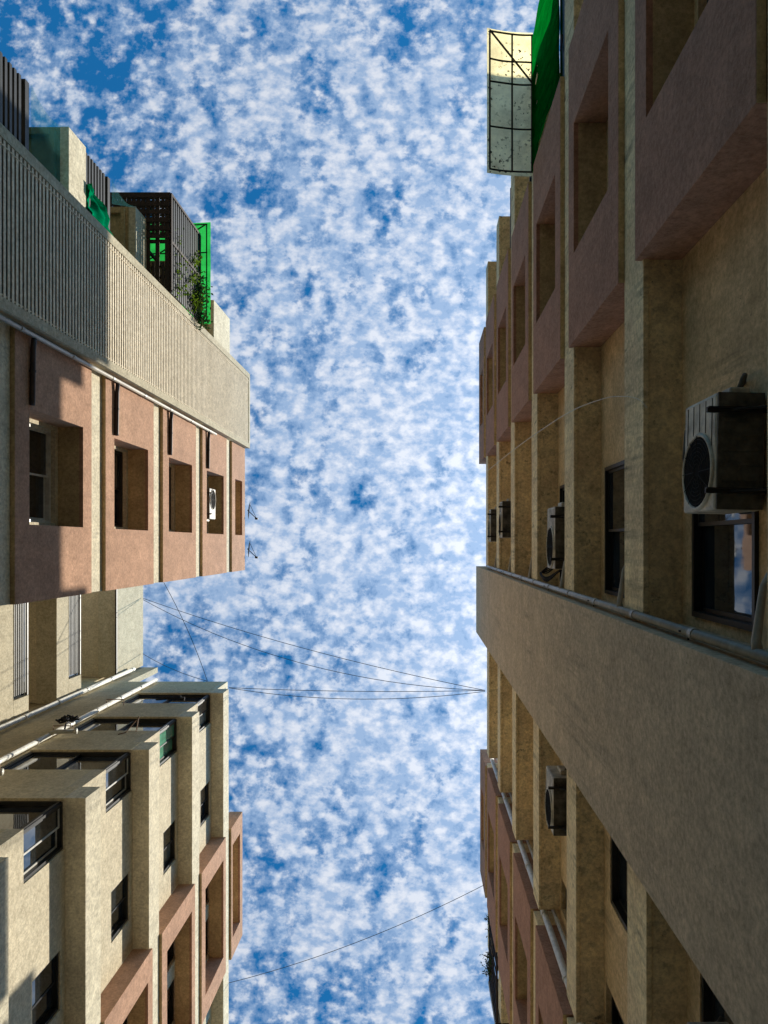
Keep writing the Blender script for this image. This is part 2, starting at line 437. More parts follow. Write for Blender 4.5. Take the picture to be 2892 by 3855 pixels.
# ================================================================== air conditioners
def make_ac():
    t = thing('air_conditioner', None, 'air conditioner', (0, 0, 0), 'air conditioners hung on the walls')
    w, h, d = .80, .60, .29   # local: back at x=0, front at x=-d, y -w/2..w/2, z 0..h
    b = MB(); b.box(-d, 0, -w / 2, w / 2, .012, h); b.build('casing', 'acw', t, bevel=.022)
    b = MB(); b.box(-d + .006, -.006, -w / 2 + .006, w / 2 - .006, -.004, .012)
    for k in range(7): b.box(-d + .03, -.03, -w / 2 + .08 + k * .1, -w / 2 + .10 + k * .1, -.012, -.004)
    b.build('base_pan', 'acd', t)
    # fan
    cy, cz, r = .115, .305, .262
    f = MB(); seg = 40
    f.tube([(-d - .002, cy, cz), (-d - .009, cy, cz)], r * .97, seg); fo = f.build('fan', 'fan', t)
    g = MB()
    for q in [r * k / 9 for k in range(2, 9)]:
        pts = [(-d - .016, cy + q * math.cos(2 * PI * i / 28), cz + q * math.sin(2 * PI * i / 28)) for i in range(29)]
        g.tube(pts, .0022, 5, False)
    for i in range(12):
        a = 2 * PI * i / 12; g.tube([(-d - .017, cy + .05 * math.cos(a), cz + .05 * math.sin(a)), (-d - .017, cy + r * math.cos(a), cz + r * math.sin(a))], .0025, 5)
    g.build('fan_grille', 'fang', t)
    ring = MB(); seg = 40; n2 = 8; i0 = 0
    for i in range(seg):
        a = 2 * PI * i / seg
        for j in range(n2):
            c = 2 * PI * j / n2; rr = r + .014 * math.cos(c)
            ring.v.append(Vector((-d - .004 + .016 * math.sin(c), cy + rr * math.cos(a), cz + rr * math.sin(a))))
    for i in range(seg):
        for j in range(n2):
            ring.f.append((i * n2 + j, i * n2 + (j + 1) % n2, ((i + 1) % seg) * n2 + (j + 1) % n2, ((i + 1) % seg) * n2 + j))
    ring.build('fan_ring', 'acw', t, smooth=True)
    l = MB()
    for k in range(5): l.box(-d - .003, -d + .004, -w / 2 + .03, cy - r * math.cos(math.asin(min(.98, abs((.08 + k * .11) - cz) / r))) - .025, .08 + k * .11, .085 + k * .11)
    l.build('casing_grooves', 'fan', t)
    c = MB(); c.box(-.17, -.04, -w / 2 - .06, -w / 2 - .001, .12, .40); c.build('valve_cover', 'acw', t, bevel=.015)
    for y in (-.27, .27):
        b = MB(); b.box(-d - .07, .03, y - .018, y + .018, -.034, -.013); b.box(-d - .07, .03, y - .018, y - .012, -.058, -.034)
        b.box(-d - .05, -d - .02, y + .018, y + .020, -.03, -.018)
        b.box(.0, .012, y - .018, y + .018, -.24, -.034)
        b.tube([(-.22, y, -.045), (-.01, y, -.22)], .009, 6)
        b.build('bracket', 'black', t)
    p = MB(); p.tube([(-.10, -w / 2 - .03, .18), (-.09, -w / 2 - .12, .12), (-.05, -w / 2 - .16, .2), (.0, -w / 2 - .13, .36), (.03, -w / 2 - .1, .5)], .017, 8)
    p.build('hose', 'acd', t, smooth=True)
    p = MB(); p.tube([(.0, -w / 2 + .05, h + .12), (-.10, -w / 2 + .14, h + .04), (-d + .03, -.22, h + .03), (-d + .02, -.02, h + .035), (-d + .05, .12, h + .03), (-d + .09, .16, h + .02)], [.018, .022, .024, .02, .024, .012], 8); p.build('hose', 'acd', t, smooth=True)
    return t
AC = make_ac()
spots = [
 # loc(back, y centre, z base), scale(x,y,z), rotz, label
 ((2.285, -.61, 5.08), (1.10, .98, 1.04), 0.02, 'large white air conditioner with grimy base above the nearest window of the right block'),
 ((2.285, -.09, 11.22), (1.02, 1.15, 1.12), 0, 'white air conditioner midway up the right block, above the shaft wall pipe'),
 ((2.285, -.57, 17.75), (1.22, 1.06, .95), 0, 'second highest air conditioner near the roofline of the right block'),
 ((2.285, -.50, 20.70), (1.18, 1.10, .9), 0, 'topmost air conditioner, just under the roofline of the right block'),
 ((2.325, 3.90, 11.42), (1.12, 1.08, 1.1), 0, 'white air conditioner beyond the broad shaft wall, on the lower part of the right block'),
 ((2.325, 3.97, 5.17), (1.12, 1.0, 1.0), 0, 'air conditioner at the bottom edge of the photo beside the shaft wall'),
 ((-5.66, -1.05, 19.92), (.92, 1.0, .95), PI, 'lone air conditioner inside a window niche high on the left terracotta wall'),
]
for i, (l, s, rz, lab) in enumerate(spots):
    a = AC if i == 0 else copy_tree(AC)
    a.location = l; a.scale = s; a.rotation_euler = (0, 0, rz); a['label'] = lab

q = MB()
for k in range(4):
    q.tube(smoothpts([(2.26, .30 + .02 * k, 11.55), (2.12, .42, 11.72 - .03 * k), (1.99, .52 + .02 * k, 11.95), (1.96, .46, 12.25 + .05 * k), (2.06, .36 + .03 * k, 12.2), (2.25, .22, 11.9)]), .011, 6)
tag(q.build('cable_loop', 'cloth', None, loc=(2.1, .4, 11.7), smooth=True), 'loose loop of black cables below the fan end of the midway air conditioner', 'cable')

# ================================================================== LEFT UPPER BUILDING
L = thing('apartment_block', 'sunlit terracotta apartment block with a louvred fin at the upper left', 'building', (-5.8, -3, GZ))
Lp, Lb, Lw = 5.40, 5.462, 5.80
mL = mapL(Lw)
holes = []
for n in range(1, 6): holes.append((-1.82, -.33, OZ0(n) + .03, OZ1(n) - .10))
holes.append((-1.82, -.33, 22.80, 23.55))
wall(L, 'wall', mL, -5.30, .81, GZ, 24.0, holes, 'cream_l')
for n in range(1, 6):
    window(L, mL, -1.82, -.33, OZ0(n) + .03, OZ1(n) - .10, smat='white' if n in (2,) else 'dark', fmat='white' if n in (2,) else 'dark', pmats=('glass', 'glass'))
window(L, mL, -1.82, -.33, 22.80, 23.55)
for n in range(-1, 7):
    ledge(L, -1, Lb, Lw + .03, TB(n), TT(n), -2.99, .808, 'beam_l')
for n in range(-1, 6):
    bay(L, -1, Lp, Lb, Lw, -2.97, .812, PZ0(n), PZ1(n), -1.88, -.27, OZ0(n), OZ1(n), 'pink')
bay(L, -1, Lp, Lb, Lw, -2.97, .812, 22.33, 24.0, -1.92, -.27, 22.72, 23.62, 'pink')
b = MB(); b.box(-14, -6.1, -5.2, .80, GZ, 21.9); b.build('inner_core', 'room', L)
b = MB(); b.box(-14, -6.06, .802, .812, GZ, 22.2); b.build('end_wall', 'concrete', L)
b = MB(); b.box(-14, -6.05, -6.85, .81, 22.0, 22.25); b.build('roof', 'roofm', L)
# louvred fin
b = MB()
b.ring(mapL(0), -5.31, -2.985, GZ, 24.08, -5.15, -3.13, GZ + .4, 23.9, -5.46, -5.26)
b.build('fin_frame', 'concrete', L, bevel=.006)
b = MB(); b.box(-5.9, -5.47, -5.305, -2.99, GZ, 24.07); b.build('fin_wall', 'concrete', L)
b = MB(); b.box(-5.46, -5.42, -5.149, -3.131, 2, 23.89); b.build('louvre_void', 'room', L)  # dark panel, shade of the hollow behind the slats put into its colour
b = MB(); z = 3.0
while z < 23.82:
    b.box(-5.283, -5.275, -5.145, -3.135, z, z + .056)
    z += .103
b.build('louvre_slats', 'slat', L)
b = MB(); b.tube([(-5.29, -3.17, 3), (-5.29, -3.17, 23.9)], .012, 6); b.tube([(-5.268, -5.06, 3), (-5.268, -5.06, 23.9)], .008, 6)
b.build('louvre_rod', 'slat', L)
# balconies beyond the fin
for n in range(-1, 7):
    b = MB()
    top = TT(n) if n < 6 else 23.45
    b.box(-5.88, -5.735, -6.85, -5.315, TB(n) - .06, top)
    b.build('balcony_band', 'beam_l', L, bevel=.008)
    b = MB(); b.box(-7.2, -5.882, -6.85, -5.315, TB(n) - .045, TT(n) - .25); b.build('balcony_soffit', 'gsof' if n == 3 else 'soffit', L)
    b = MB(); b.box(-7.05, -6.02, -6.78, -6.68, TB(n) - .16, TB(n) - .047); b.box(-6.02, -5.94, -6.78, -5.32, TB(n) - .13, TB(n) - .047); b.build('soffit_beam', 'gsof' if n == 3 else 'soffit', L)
b = MB(); b.box(-7.4, -7.2, -6.85, -5.3, GZ, 22.2); b.build('balcony_wall', 'cream_l', L)
b = MB(); b.box(-14, -7.4, -6.85, -5.2, GZ, 21.9); b.build('end_wall', 'cream_l', L)
for n in (1, 2, 3):
    b = MB()
    for k in range(7): b.box(-5.80, -5.765, -6.80, -5.32, TT(n) + .06 + k * .125, TT(n) + .125 + k * .125)
    b.box(-5.815, -5.745, -6.80, -5.32, TT(n) + .95, TT(n) + 1.06)
    for y in (-6.78, -5.9): b.box(-5.84, -5.80, y, y + .05, TT(n), TT(n) + 1.05)
    b.build('railing', 'bars', L)
# slatted balcony cage
cz0, cz1 = 16.3, 18.45
cg = MB()
for z in (cz0, cz1):
    for x in (-5.24, -6.6): cg.box(x - .03, x + .03, -7.40, -5.33, z - .03, z + .03)
    for y in (-7.40, -6.4, -5.38): cg.box(-6.6, -5.24, y - .03, y + .03, z - .031, z + .029)
for x in (-5.24, -5.9, -6.6):
    for y in (-7.40, -6.4): cg.box(x - .028, x + .028, y - .028, y + .028, cz0, cz1)
cage = cg.build('balcony_cage', 'brown', L)
b = MB()
for k in range(15): b.box(-5.262, -5.235, -7.42, -5.32, cz0 + .05 + k * .141, cz0 + .125 + k * .141)
b.build('front_slats', 'bars', cage)
b = MB()
for k in range(13):
    if k in (1, 3): 
        b.box(-5.32 - k * .1, -5.26 - k * .1, -7.40, -6.55, cz0 - .05, cz0 - .032); b.box(-5.32 - k * .1, -5.26 - k * .1, -5.95, -5.33, cz0 - .05, cz0 - .032)
    else: b.box(-5.345 - k * .1, -5.26 - k * .1, -7.40, -5.33, cz0 - .05, cz0 - .032)
for k in range(6): b.box(-6.62, -5.24, -7.38 + k * .17, -7.30 + k * .17, cz0 - .068, cz0 - .052)
b.build('floor_slats', 'brown', cage)
b = MB()
for k in range(15): b.box(-6.6, -5.24, -7.425, -7.405, cz0 + .05 + k * .141, cz0 + .125 + k * .141)
b.build('end_slats', 'brown', cage)

P4 = drop_pipe('drainpipe', 'pale drainpipe running up the corner between louvred fin and terracotta wall', -5.335, -2.895, GZ, 20.3, .034, 'pipe', joints=1.55)
for n in range(1, 6):
    z = OZ0(n) + .02
    b = MB(); b.tube([(-5.345, -2.86, z), (-5.36, -2.7, z), (-5.365, -1.98, z - .01), (-5.372, -1.93, z)], .037, 12)
    b.build('branch_pipe', 'pipe_d', P4, smooth=True)
    b = MB(); b.tube([(-5.365, -2.42, z), (-5.365, -2.39, z)], .046, 12); b.build('collar', 'pipe_d', P4)

# ================================================================== LEFT RECESSED BUILDING
B = thing('apartment_block', 'pale recessed block with barred balconies between the two left blocks', 'building', (-9.45, 2.5, GZ))
X2 = 9.45
def bx(name, mat, *a, parent=B, bevel=.006):
    q = MB(); q.box(*a); return q.build(name, mat, parent, bevel=bevel)
bx('parapet', 'concrete', -10.0, -X2, .5, 4.18, 24.08, 26.46)
bx('parapet_lip', 'black', -9.44, -9.40, .5, 4.10, 23.99, 24.075, bevel=0)
for (z0, z1, zr) in ((20.13, 20.83, 21.6), (17.2, 17.98, 18.69), (14.3, 15.08, 15.8)):
    bx('balcony_parapet', 'concrete', -9.98, -X2, .5, 4.18, z0, z1)
    bx('balcony_pier', 'concrete', -9.63, -X2, 3.66, 4.18, z1, zr)
    q = MB()
    for k in range(8): q.box(-9.50, -9.475, .5, 3.58, z1 + .02 + k * .083, z1 + .036 + k * .083)
    q.box(-9.52, -9.46, .5, 3.65, zr - .05, zr)
    ro = q.build('railing', 'railg', B)
    q = MB(); q.box(-9.56, -9.545, .5, 3.66, z1 + .005, zr - .02); q.build('railing_backing', 'glass', ro)
    bx('balcony_slab', 'cream_l', -12.0, -9.982, .5, 4.18, z0 + .12, z0 + .35, bevel=0)
bx('roof_slab', 'cream_l', -12.0, -10.002, .5, 4.18, 24.25, 24.5, bevel=0)
bx('back_wall', 'cream_l', -12.3, -12.0, .5, 4.18, GZ, 24.5, bevel=0)
bx('front_wall', 'cream_l', -12.0, -X2, .5, 4.18, GZ, 14.29, bevel=0)
bx('roof_fin', 'concrete', -9.9, -8.95, 4.235, 4.42, 21.0, 26.46)

# ================================================================== LEFT LOWER BUILDING
G = thing('apartment_block', 'sunlit cream apartment block with corner windows and terracotta frames at the lower left', 'building', (-5.8, 6, GZ))
Gp, Gb, Gw = 5.42, 5.48, 5.82
YW = 4.20
mG = mapL(Gw); mW = mapW(YW)
S0 = lambda n: TT(n) + 1.05     # sill of corner windows
hf, hw = [], []
for n in range(1, 6):
    hf.append((YW - .1, 5.02, S0(n), TB(n + 1) - .02))
    hf.append((6.60, 7.57, TT(n) + 1.30, TB(n + 1) - .17))
    hf.append((8.86, 9.95, TT(n) + .9, TB(n + 1) - .12)); hf.append((10.35, 11.45, TT(n) + .9, TB(n + 1) - .12))
    hf.append((13.2, 14.3, TT(n) + 1.0, TB(n + 1) - .15))
    hw.append((-7.86, -5.6, S0(n), TB(n + 1) - .02))
wall(G, 'wall', mG, YW + .0, 16, GZ, 22.2, [(a, b, c, d) for a, b, c, d in hf], 'cream_l')
wall(G, 'side_wall', mW, -9.9, -Gw - .242, GZ, 22.2, hw, 'grey')
b = MB(); b.box(-9.9, -5.99, YW, YW + .24, 22.205, 23.52); b.build('parapet', 'grey', G)
for n in range(1, 6):
    window(G, mG, YW + .045, 5.02, S0(n), TB(n + 1) - .02, smat='white' if n in (2, 3) else 'dark', rec=.03, pmats=('glassg', 'glassg') if n == 4 else ('glass', 'glassw') if n == 5 else ('glass', 'glass'))
    window(G, mG, 6.60, 7.57, TT(n) + 1.30, TB(n + 1) - .17, rec=.03, pmats=('glass', 'glassw') if n == 4 else ('glass', 'glass'))
    for (a, b_) in ((8.86, 9.95), (10.35, 11.45)): window(G, mG, a, b_, TT(n) + .9, TB(n + 1) - .12)
    window(G, mG, 13.2, 14.3, TT(n) + 1.0, TB(n + 1) - .15)
    window(G, mW, -7.86, -5.875, S0(n), TB(n + 1) - .02, rec=.03)
for n in range(-1, 7):
    ledge(G, -1, Gb, Gw + .03, TB(n), TT(n), YW - .012, 8.24, 'beam_l')
    ledge(G, -1, Gb, Gw + .03, TB(n), TT(n), 8.242, 16, 'beam_l')
    b = MB(); b.box(-7.95, -Gw - .032, YW - .014, YW + .05, TB(n) - .012, TT(n)); b.build('side_band', 'grey', G, bevel=.004)
for n in range(-1, 6):
    bay(G, -1, Gp, Gb, Gw, 8.25, 12.06, PZ0(n), PZ1(n), 8.80, 11.50, OZ0(n) - .05, OZ1(n) + .05, 'pink')
bay(G, -1, Gp, Gb, Gw, 8.25, 12.06, 22.335, 23.75, 8.80, 11.50, 22.5, 23.42, 'pink')
b = MB(); b.box(-5.97, -5.83, 8.3, 12.0, 22.3, 23.7); b.build('parapet_back', 'cream_l', G)
b = MB(); b.box(-5.98, -Gw, YW, 8.2, 22.3, 23.52); b.build('parapet', 'beam_l', G)
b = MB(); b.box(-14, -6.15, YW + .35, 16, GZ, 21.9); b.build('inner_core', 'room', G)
b = MB(); b.box(-14, -5.9, YW + .25, 16, 22.0, 22.22); b.build('roof', 'roofm', G)
b = MB(); b.box(-14, -9.902, YW + .002, YW + .26, GZ, 26.3); b.build('side_wall', 'grey', G)

P5 = drop_pipe('drainpipe', 'white drainpipe on the grey side wall with bent branch pipes and copper loops beside it', -7.93, 4.11, GZ, 23.3, .055, 'pipew', joints=1.5)
for n in range(1, 5):
    z = TT(n) + .35
    b = MB(); b.tube([(-7.93, 4.09, z - .1), (-7.86, 4.06, z + .02), (-7.45, 4.07, z + .10)], .05, 12); b.tube([(-7.47, 4.07, z + .10), (-7.42, 4.07, z + .105)], .062, 12)
    b.build('branch_pipe', 'pipew', P5, smooth=True)
P6 = drop_pipe('drainpipe', 'thin white drainpipe in the inner corner where the recessed block meets the grey side wall', -9.30, 4.09, GZ, 25.2, .06, 'pipew', joints=1.7)
P7 = thing('gas_pipe', 'thin rusty brown pipe with square hooks beside the white drainpipe on the grey side wall', 'pipe', (-8.05, 4.13, GZ))
b = MB(); b.tube([(-8.06, 4.15, GZ), (-8.06, 4.15, 21.0)], .014, 8); b.build('pipe', 'rust', P7, smooth=True)
for z in (19.9, 17.0, 14.0):
    b = MB(); b.tube([(-8.06, 4.15, z), (-8.06, 4.02, z + .02), (-7.62, 4.02, z + .03), (-7.62, 4.17, z + .03)], .013, 8); b.build('hook', 'rust', P7)
# dark cable bundle on the drainpipe
t = MB()
for k in range(9):
    a = random.uniform(0, 6.28); z = 17.62 + random.uniform(-.22, .22); x = -7.98 + random.uniform(-.12, .12)
    pts = [(x + .11 * math.cos(a + i * 1.1), 4.0 + .035 * math.sin(i * 2 + k), z + .1 * math.sin(a + i * 1.1)) for i in range(6)]
    t.tube(pts, .022, 7)
t.tube([(-7.85, 4.0, 17.3), (-7.78, 3.98, 17.0), (-7.70, 4.08, 16.75)], .02, 7)
tag(t.build('cable_bundle', 'cloth', None, loc=(-7.98, 4.0, 17.6), smooth=True), 'black tangle of cables tied to the white drainpipe on the grey side wall', 'cable')
# items on the sills
t = MB(); t.tube([(-6.95, 4.12, 20.42), (-6.7, 4.08, 20.41), (-6.45, 4.09, 20.42), (-6.2, 4.11, 20.43)], [.03, .05, .03, .055], 8)
t.tube([(-6.6, 4.08, 20.44), (-6.3, 4.05, 20.45)], .03, 8)
tag(t.build('rolled_cloth', 'cloth', None, loc=(-6.6, 4.1, 20.4), smooth=True), 'dark rolled cloth lying on the sill of the highest corner window', 'cloth')
t = MB(); t.tube([(-6.35, 3.92, 17.50), (-6.35, 4.19, 17.38)], .014, 7); t.tube([(-6.35, 3.95, 17.47), (-6.5, 4.185, 17.1), (-6.6, 4.185, 16.95)], .012, 7); t.tube([(-6.35, 3.95, 17.47), (-6.30, 4.185, 17.2)], .01, 7)
tag(t.build('wall_bracket', 'rust', None, loc=(-6.35, 4.19, 17.4)), 'small rusty bracket fixed below the second highest corner window', 'bracket')

# ================================================================== canopies, nets, plants, dishes, cables
def canopy(name, label, x_wall, x_out, y0, y1, z_wall, drop, sm, fm, s, ribs, diag=True, midx=.5):
    t = thing(name, label, 'canopy', (s * x_wall, (y0 + y1) / 2, z_wall))
    nu, nv = 12, 24
    q = MB()
    def pt(a, c):
        x = x_wall + (x_out - x_wall) * a
        z = z_wall - drop * (a ** 2.2)
        y = y0 + (y1 - y0) * c
        return Vector((s * x, y, z + .010 * math.sin(c * 19) * math.sin(a * 7)))
    for side in (0, 1):
        for i in range(nu + 1):
            for j in range(nv + 1): q.v.append(pt(i / nu, j / nv) + Vector((0, 0, .004 * side)))
    k0 = (nu + 1) * (nv + 1)
    for i in range(nu):
        for j in range(nv):
            a = i * (nv + 1) + j
            q.f.append((a, a + 1, a + nv + 2, a + nv + 1))
    q.v = q.v[:k0]
    q.build('sheet', sm, t, smooth=True, closed=False)
    inset = .06
    f = MB(); L_ = y1 - y0
    def P(a, c, dz=-.03):
        p = pt(a, c); p.z += dz; return p
    for c in [inset / L_ * 1.0] + ribs + [1 - inset / L_]:
        f.tube([P(i / 10 * .95, c) for i in range(11)], .016, 6)
    for a in (.94, midx, .02):
        f.tube([P(a, inset / L_ + (1 - 2 * inset / L_) * i / 8) for i in range(9)], .016, 6)
    f.build('frame', fm, t)
    if diag:
        d = MB(); d.tube([P(.94, inset / L_, -.05), P(.02, .36, -.05)], .018, 6); d.build('brace', fm, t)
    return t

canopy('canopy', 'weathered cream plastic canopy on a black frame jutting from the right block', 1.95, 1.16, -8.72, -6.27, 13.14, .13, 'awn', 'black', 1, [.215, .37, .68], midx=.45)
canopy('canopy', 'bright green plastic canopy above the slatted cage on the left block', 6.55, 5.02, -7.78, -5.32, 18.72, .10, 'awng', 'black', -1, [.30, .55, .78])

# green shade net over the balcony under the cream canopy
q = MB(); nu, nv = 24, 110
for i in range(nu + 1):
    for j in range(nv + 1):
        a, c = i / nu, j / nv
        z = 10.55 + (13.08 - 10.55) * a + .02 * math.sin(y * 9) * (1 - a); y = -8.6 + (8.6 - 6.28) * c + .25 * (1 - a) * (1 - c) * 0
        x = 1.935 + (.018 * math.sin(y * 31 + a * 9) + .02 * math.sin(y * 13 - a * 6)) * min(1, 5 * a, 5 * (1 - a)) + .05 * math.sin(a * PI) * math.sin(c * 5) 
        q.v.append(Vector((x, y, z)))
for i in range(nu):
    for j in range(nv):
        a = i * (nv + 1) + j; q.f.append((a, a + 1, a + nv + 2, a + nv + 1))
tag(q.build('shade_net', 'netg', None, loc=(1.94, -7.4, 10.42), smooth=True, closed=False), 'dark green shade net stretched over a balcony below the cream canopy', 'net')
# rope coil on the right block
q = MB()
for k in range(5):
    q.tube([(1.93 + .012 * math.sin(i + k), -6.75 + .06 * math.cos(i * 1.05 + k), 10.38 + .13 * math.sin(i * 1.05 + k)) for i in range(7)], .012, 6)
tag(q.build('rope_coil', 'cloth', None, loc=(1.93, -6.75, 10.3)), 'black coil of rope hanging at the lower end of the green shade net', 'rope')

# green cloth over the railing, left block
q = MB(); nu, nv = 16, 22
for i in range(nu + 1):
    for j in range(nv + 1):
        a, c = i / nu, j / nv
        y = -6.24 + (6.24 - 5.33) * c
        z = 13.33 + (.04 + 1.25 * min(1, c * 1.7) ** .8 + .05 * math.sin(c * 11)) * a
        x = -5.71 + .05 * math.sin(c * 13 + a * 5) + .03 * math.sin(a * 13 + c * 4) + .018 * math.sin(c * 37 + a * 21)
        q.v.append(Vector((x, y, z)))
for i in range(nu):
    for j in range(nv):
        a = i * (nv + 1) + j; q.f.append((a, a + 1, a + nv + 2, a + nv + 1))
tag(q.build('green_cloth', 'clothg', None, loc=(-5.7, -5.9, 13.3), smooth=True, closed=False), 'crumpled emerald green cloth hung over a balcony railing on the left block', 'cloth')

def sag_net(label, A, Bp, Cc, D, loc, sag=.15):
    q = MB(); n = 22
    P = [Vector(p) for p in (A, Bp, Cc, D)]
    for i in range(n + 1):
        for j in range(n + 1):
            a, c = i / n, j / n
            p = P[0].lerp(P[1], a).lerp(P[3].lerp(P[2], a), c)
            p.y += sag * 4 * a * (1 - a) * (1 - c); q.v.append(p)
    for i in range(n):
        for j in range(n):
            k = i * (n + 1) + j; q.f.append((k, k + 1, k + n + 2, k + n + 1))
    tag(q.build('bird_net', 'netb', None, loc=loc, smooth=True, closed=False), label, 'net', 'thin nets hung between the left balconies')
sag_net('thin see-through bird net sagging between the topmost railing and the green balcony soffit', (-5.72, -6.80, 11.38), (-5.72, -6.86, 12.62), (-5.72, -5.4, 12.62), (-5.72, -5.4, 11.38), (-5.75, -6.8, 11.4), .20)
sag_net('small see-through bird net sagging above the green cloth by the slatted cage', (-5.72, -6.82, 14.38), (-5.72, -6.86, 15.6), (-5.72, -6.8, 15.6), (-5.72, -6.35, 14.38), (-5.75, -6.8, 14.4), .16)

def leaf_plant(name, label, pts, mat, n, size, spread, loc, group=None):
    t = thing(name, label, 'plant', loc, group)
    s = MB()
    for pl in pts: s.tube(pl, .008, 5)
    s.build('stem', 'stem', t)
    f = MB()
    for k in range(n):
        pl = random.choice(pts); i = random.randrange(len(pl) - 1); a = Vector(pl[i]).lerp(Vector(pl[i + 1]), random.random())
        a += Vector([random.gauss(0, spread) for _ in range(3)])
        d = Vector([random.gauss(0, 1) for _ in range(3)]).normalized(); u = d.cross(Vector((random.gauss(0, 1), random.gauss(0, 1), random.gauss(0, 1)))).normalized()
        sz = size * random.uniform(.6, 1.3)
        f.quad(a, a + d * sz * .5 + u * sz * .28, a + d * sz, a + d * sz * .5 - u * sz * .28)
    f.build('leaves', mat, t, closed=False)
    return t
def vine(y0, z0, n, dz, dy):
    p = [(-5.2, y0, z0)]
    for k in range(n): x, y, z = p[-1]; p.append((-5.2 + random.uniform(-.02, .05), y + random.uniform(-.06, .1) * 1 + dy, z + dz + random.uniform(-.06, .06)))
    return p
vs = [vine(-5.5, 16.6, 9, .18, -.02), vine(-5.9, 17.4, 7, .12, -.10), vine(-5.45, 17.6, 6, .12, -.06), vine(-6.4, 17.6, 6, .10, -.08), vine(-5.5, 16.5, 8, .05, -.14), vine(-5.6, 17.9, 6, .08, -.08)]
leaf_plant('climbing_plant', 'leafy creeper climbing the front slats of the balcony cage on the left block', vs, 'leaf', 620, .075, .07, (-5.2, -5.5, 16.4))
vs2 = [vine(-5.45, 18.0, 7, .05, -.10), vine(-5.5, 18.15, 7, .04, -.12), vine(-5.4, 18.2, 5, .05, -.06)]
leaf_plant('climbing_plant', 'dense dark bush of creeper leaves in front of the green canopy', vs2, 'leafd', 800, .075, .10, (-5.2, -5.5, 18.0))

# planter cage on the far end of the right block
C = thing('planter_cage', 'dark balcony cage with plants near the bottom of the right roofline', 'cage', (2.0, 11.2, 19.3))
q = MB()
for z in (19.34, 20.3, 21.3): q.box(1.95, 2.0, 10.32, 12.1, z, z + .05)
for k in range(8): q.box(1.955, 1.985, 10.34 + k * .245, 10.38 + k * .245, 19.39, 21.3)
for z in (19.34, 21.3): q.box(1.95, 2.9, 12.05, 12.1, z, z + .05)
q.build('frame', 'brown', C)
q = MB(); q.box(1.99, 2.02, 11.3, 12.08, 19.4, 21.3); q.box(1.99, 2.02, 10.35, 10.75, 19.4, 21.3); q.build('screen', 'black', C)
q = MB(); q.box(1.93, 2.95, 12.102, 12.13, 19.35, 21.32); q.build('end_panel', 'white', C)
def spray(c, h, n, out=-.3):
    r = []
    for k in range(n):
        a = random.uniform(-.6, .6); x, y, z = c; y += random.uniform(-.3, .3)
        r.append([(x, y, z), (x + out * .5 * random.random(), y + a * .15, z + h * .5), (x + out * random.random(), y + a * .4, z + h * random.uniform(.7, 1.1))])
    return r
leaf_plant('potted_plant', 'spiky plant growing out over the edge of the dark cage by the right roofline', spray((1.96, 11.3, 20.5), .35, 16, -.26), 'leafd', 300, .055, .03, (1.96, 11.3, 20.5), 'plants at the right roofline')
leaf_plant('potted_plant', 'small leafy plant above the dark cage, nearer the terracotta box', spray((1.97, 10.55, 21.2), .2, 6, -.14), 'leafd', 90, .05, .025, (1.97, 10.55, 21.2), 'plants at the right roofline')

# satellite dishes on the left roof
def dish(label, y):
    t = thing('satellite_dish', label, 'satellite dish', (-5.55, y, 24.0), 'dishes on the left roof')
    q = MB(); n = 28; r = .27
    ax = Vector((.97, .10, .22)).normalized(); a = ax.cross(Vector((0, 0, 1))).normalized(); b_ = ax.cross(a)
    c = Vector((-5.44, y, 24.62))
    rings = 5
    q.v.append(c.copy())
    for i in range(1, rings + 1):
        rr = r * i / rings
        for j in range(n):
            th = 2 * PI * j / n; q.v.append(c + a * rr * math.cos(th) + b_ * rr * math.sin(th) + ax * (rr * rr * .45))
    for j in range(n): q.f.append((0, 1 + j, 1 + (j + 1) % n))
    for i in range(rings - 1):
        for j in range(n): q.f.append((1 + i * n + j, 1 + i * n + (j + 1) % n, 1 + (i + 1) * n + (j + 1) % n, 1 + (i + 1) * n + j))
    o = q.build('reflector', 'dish', t, smooth=True, closed=False)
    so = o.modifiers.new('thick', 'SOLIDIFY'); so.thickness = .012
    q = MB(); q.tube([(-5.7, y, 24.0), (-5.7, y, 24.6), (-5.60, y, 24.62)], .025, 8); q.build('mast', 'dish', t)
    q = MB(); e = Vector((-5.14, y + .27, 24.45)); q.tube([c - Vector((0, 0, .24)) + ax * .03 , e], .012, 7); q.tube([c + a * .2 + ax * .03, e + Vector((0, 0, .02))], .007, 6); q.build('feed_arm', 'wire', t)
    q = MB(); q.tube([e - Vector((.04, 0, 0)), e + Vector((.05, .01, 0))], .033, 10); q.tube([e + Vector((-.02, 0, -.05)), e + Vector((-.02, 0, .05))], .02, 8); q.build('receiver', 'wire', t)
dish('satellite dish on the left roof edge, the one farther from the side lane', -1.08)
dish('satellite dish on the left roof edge, nearer its lower corner and the hanging wires', .15)

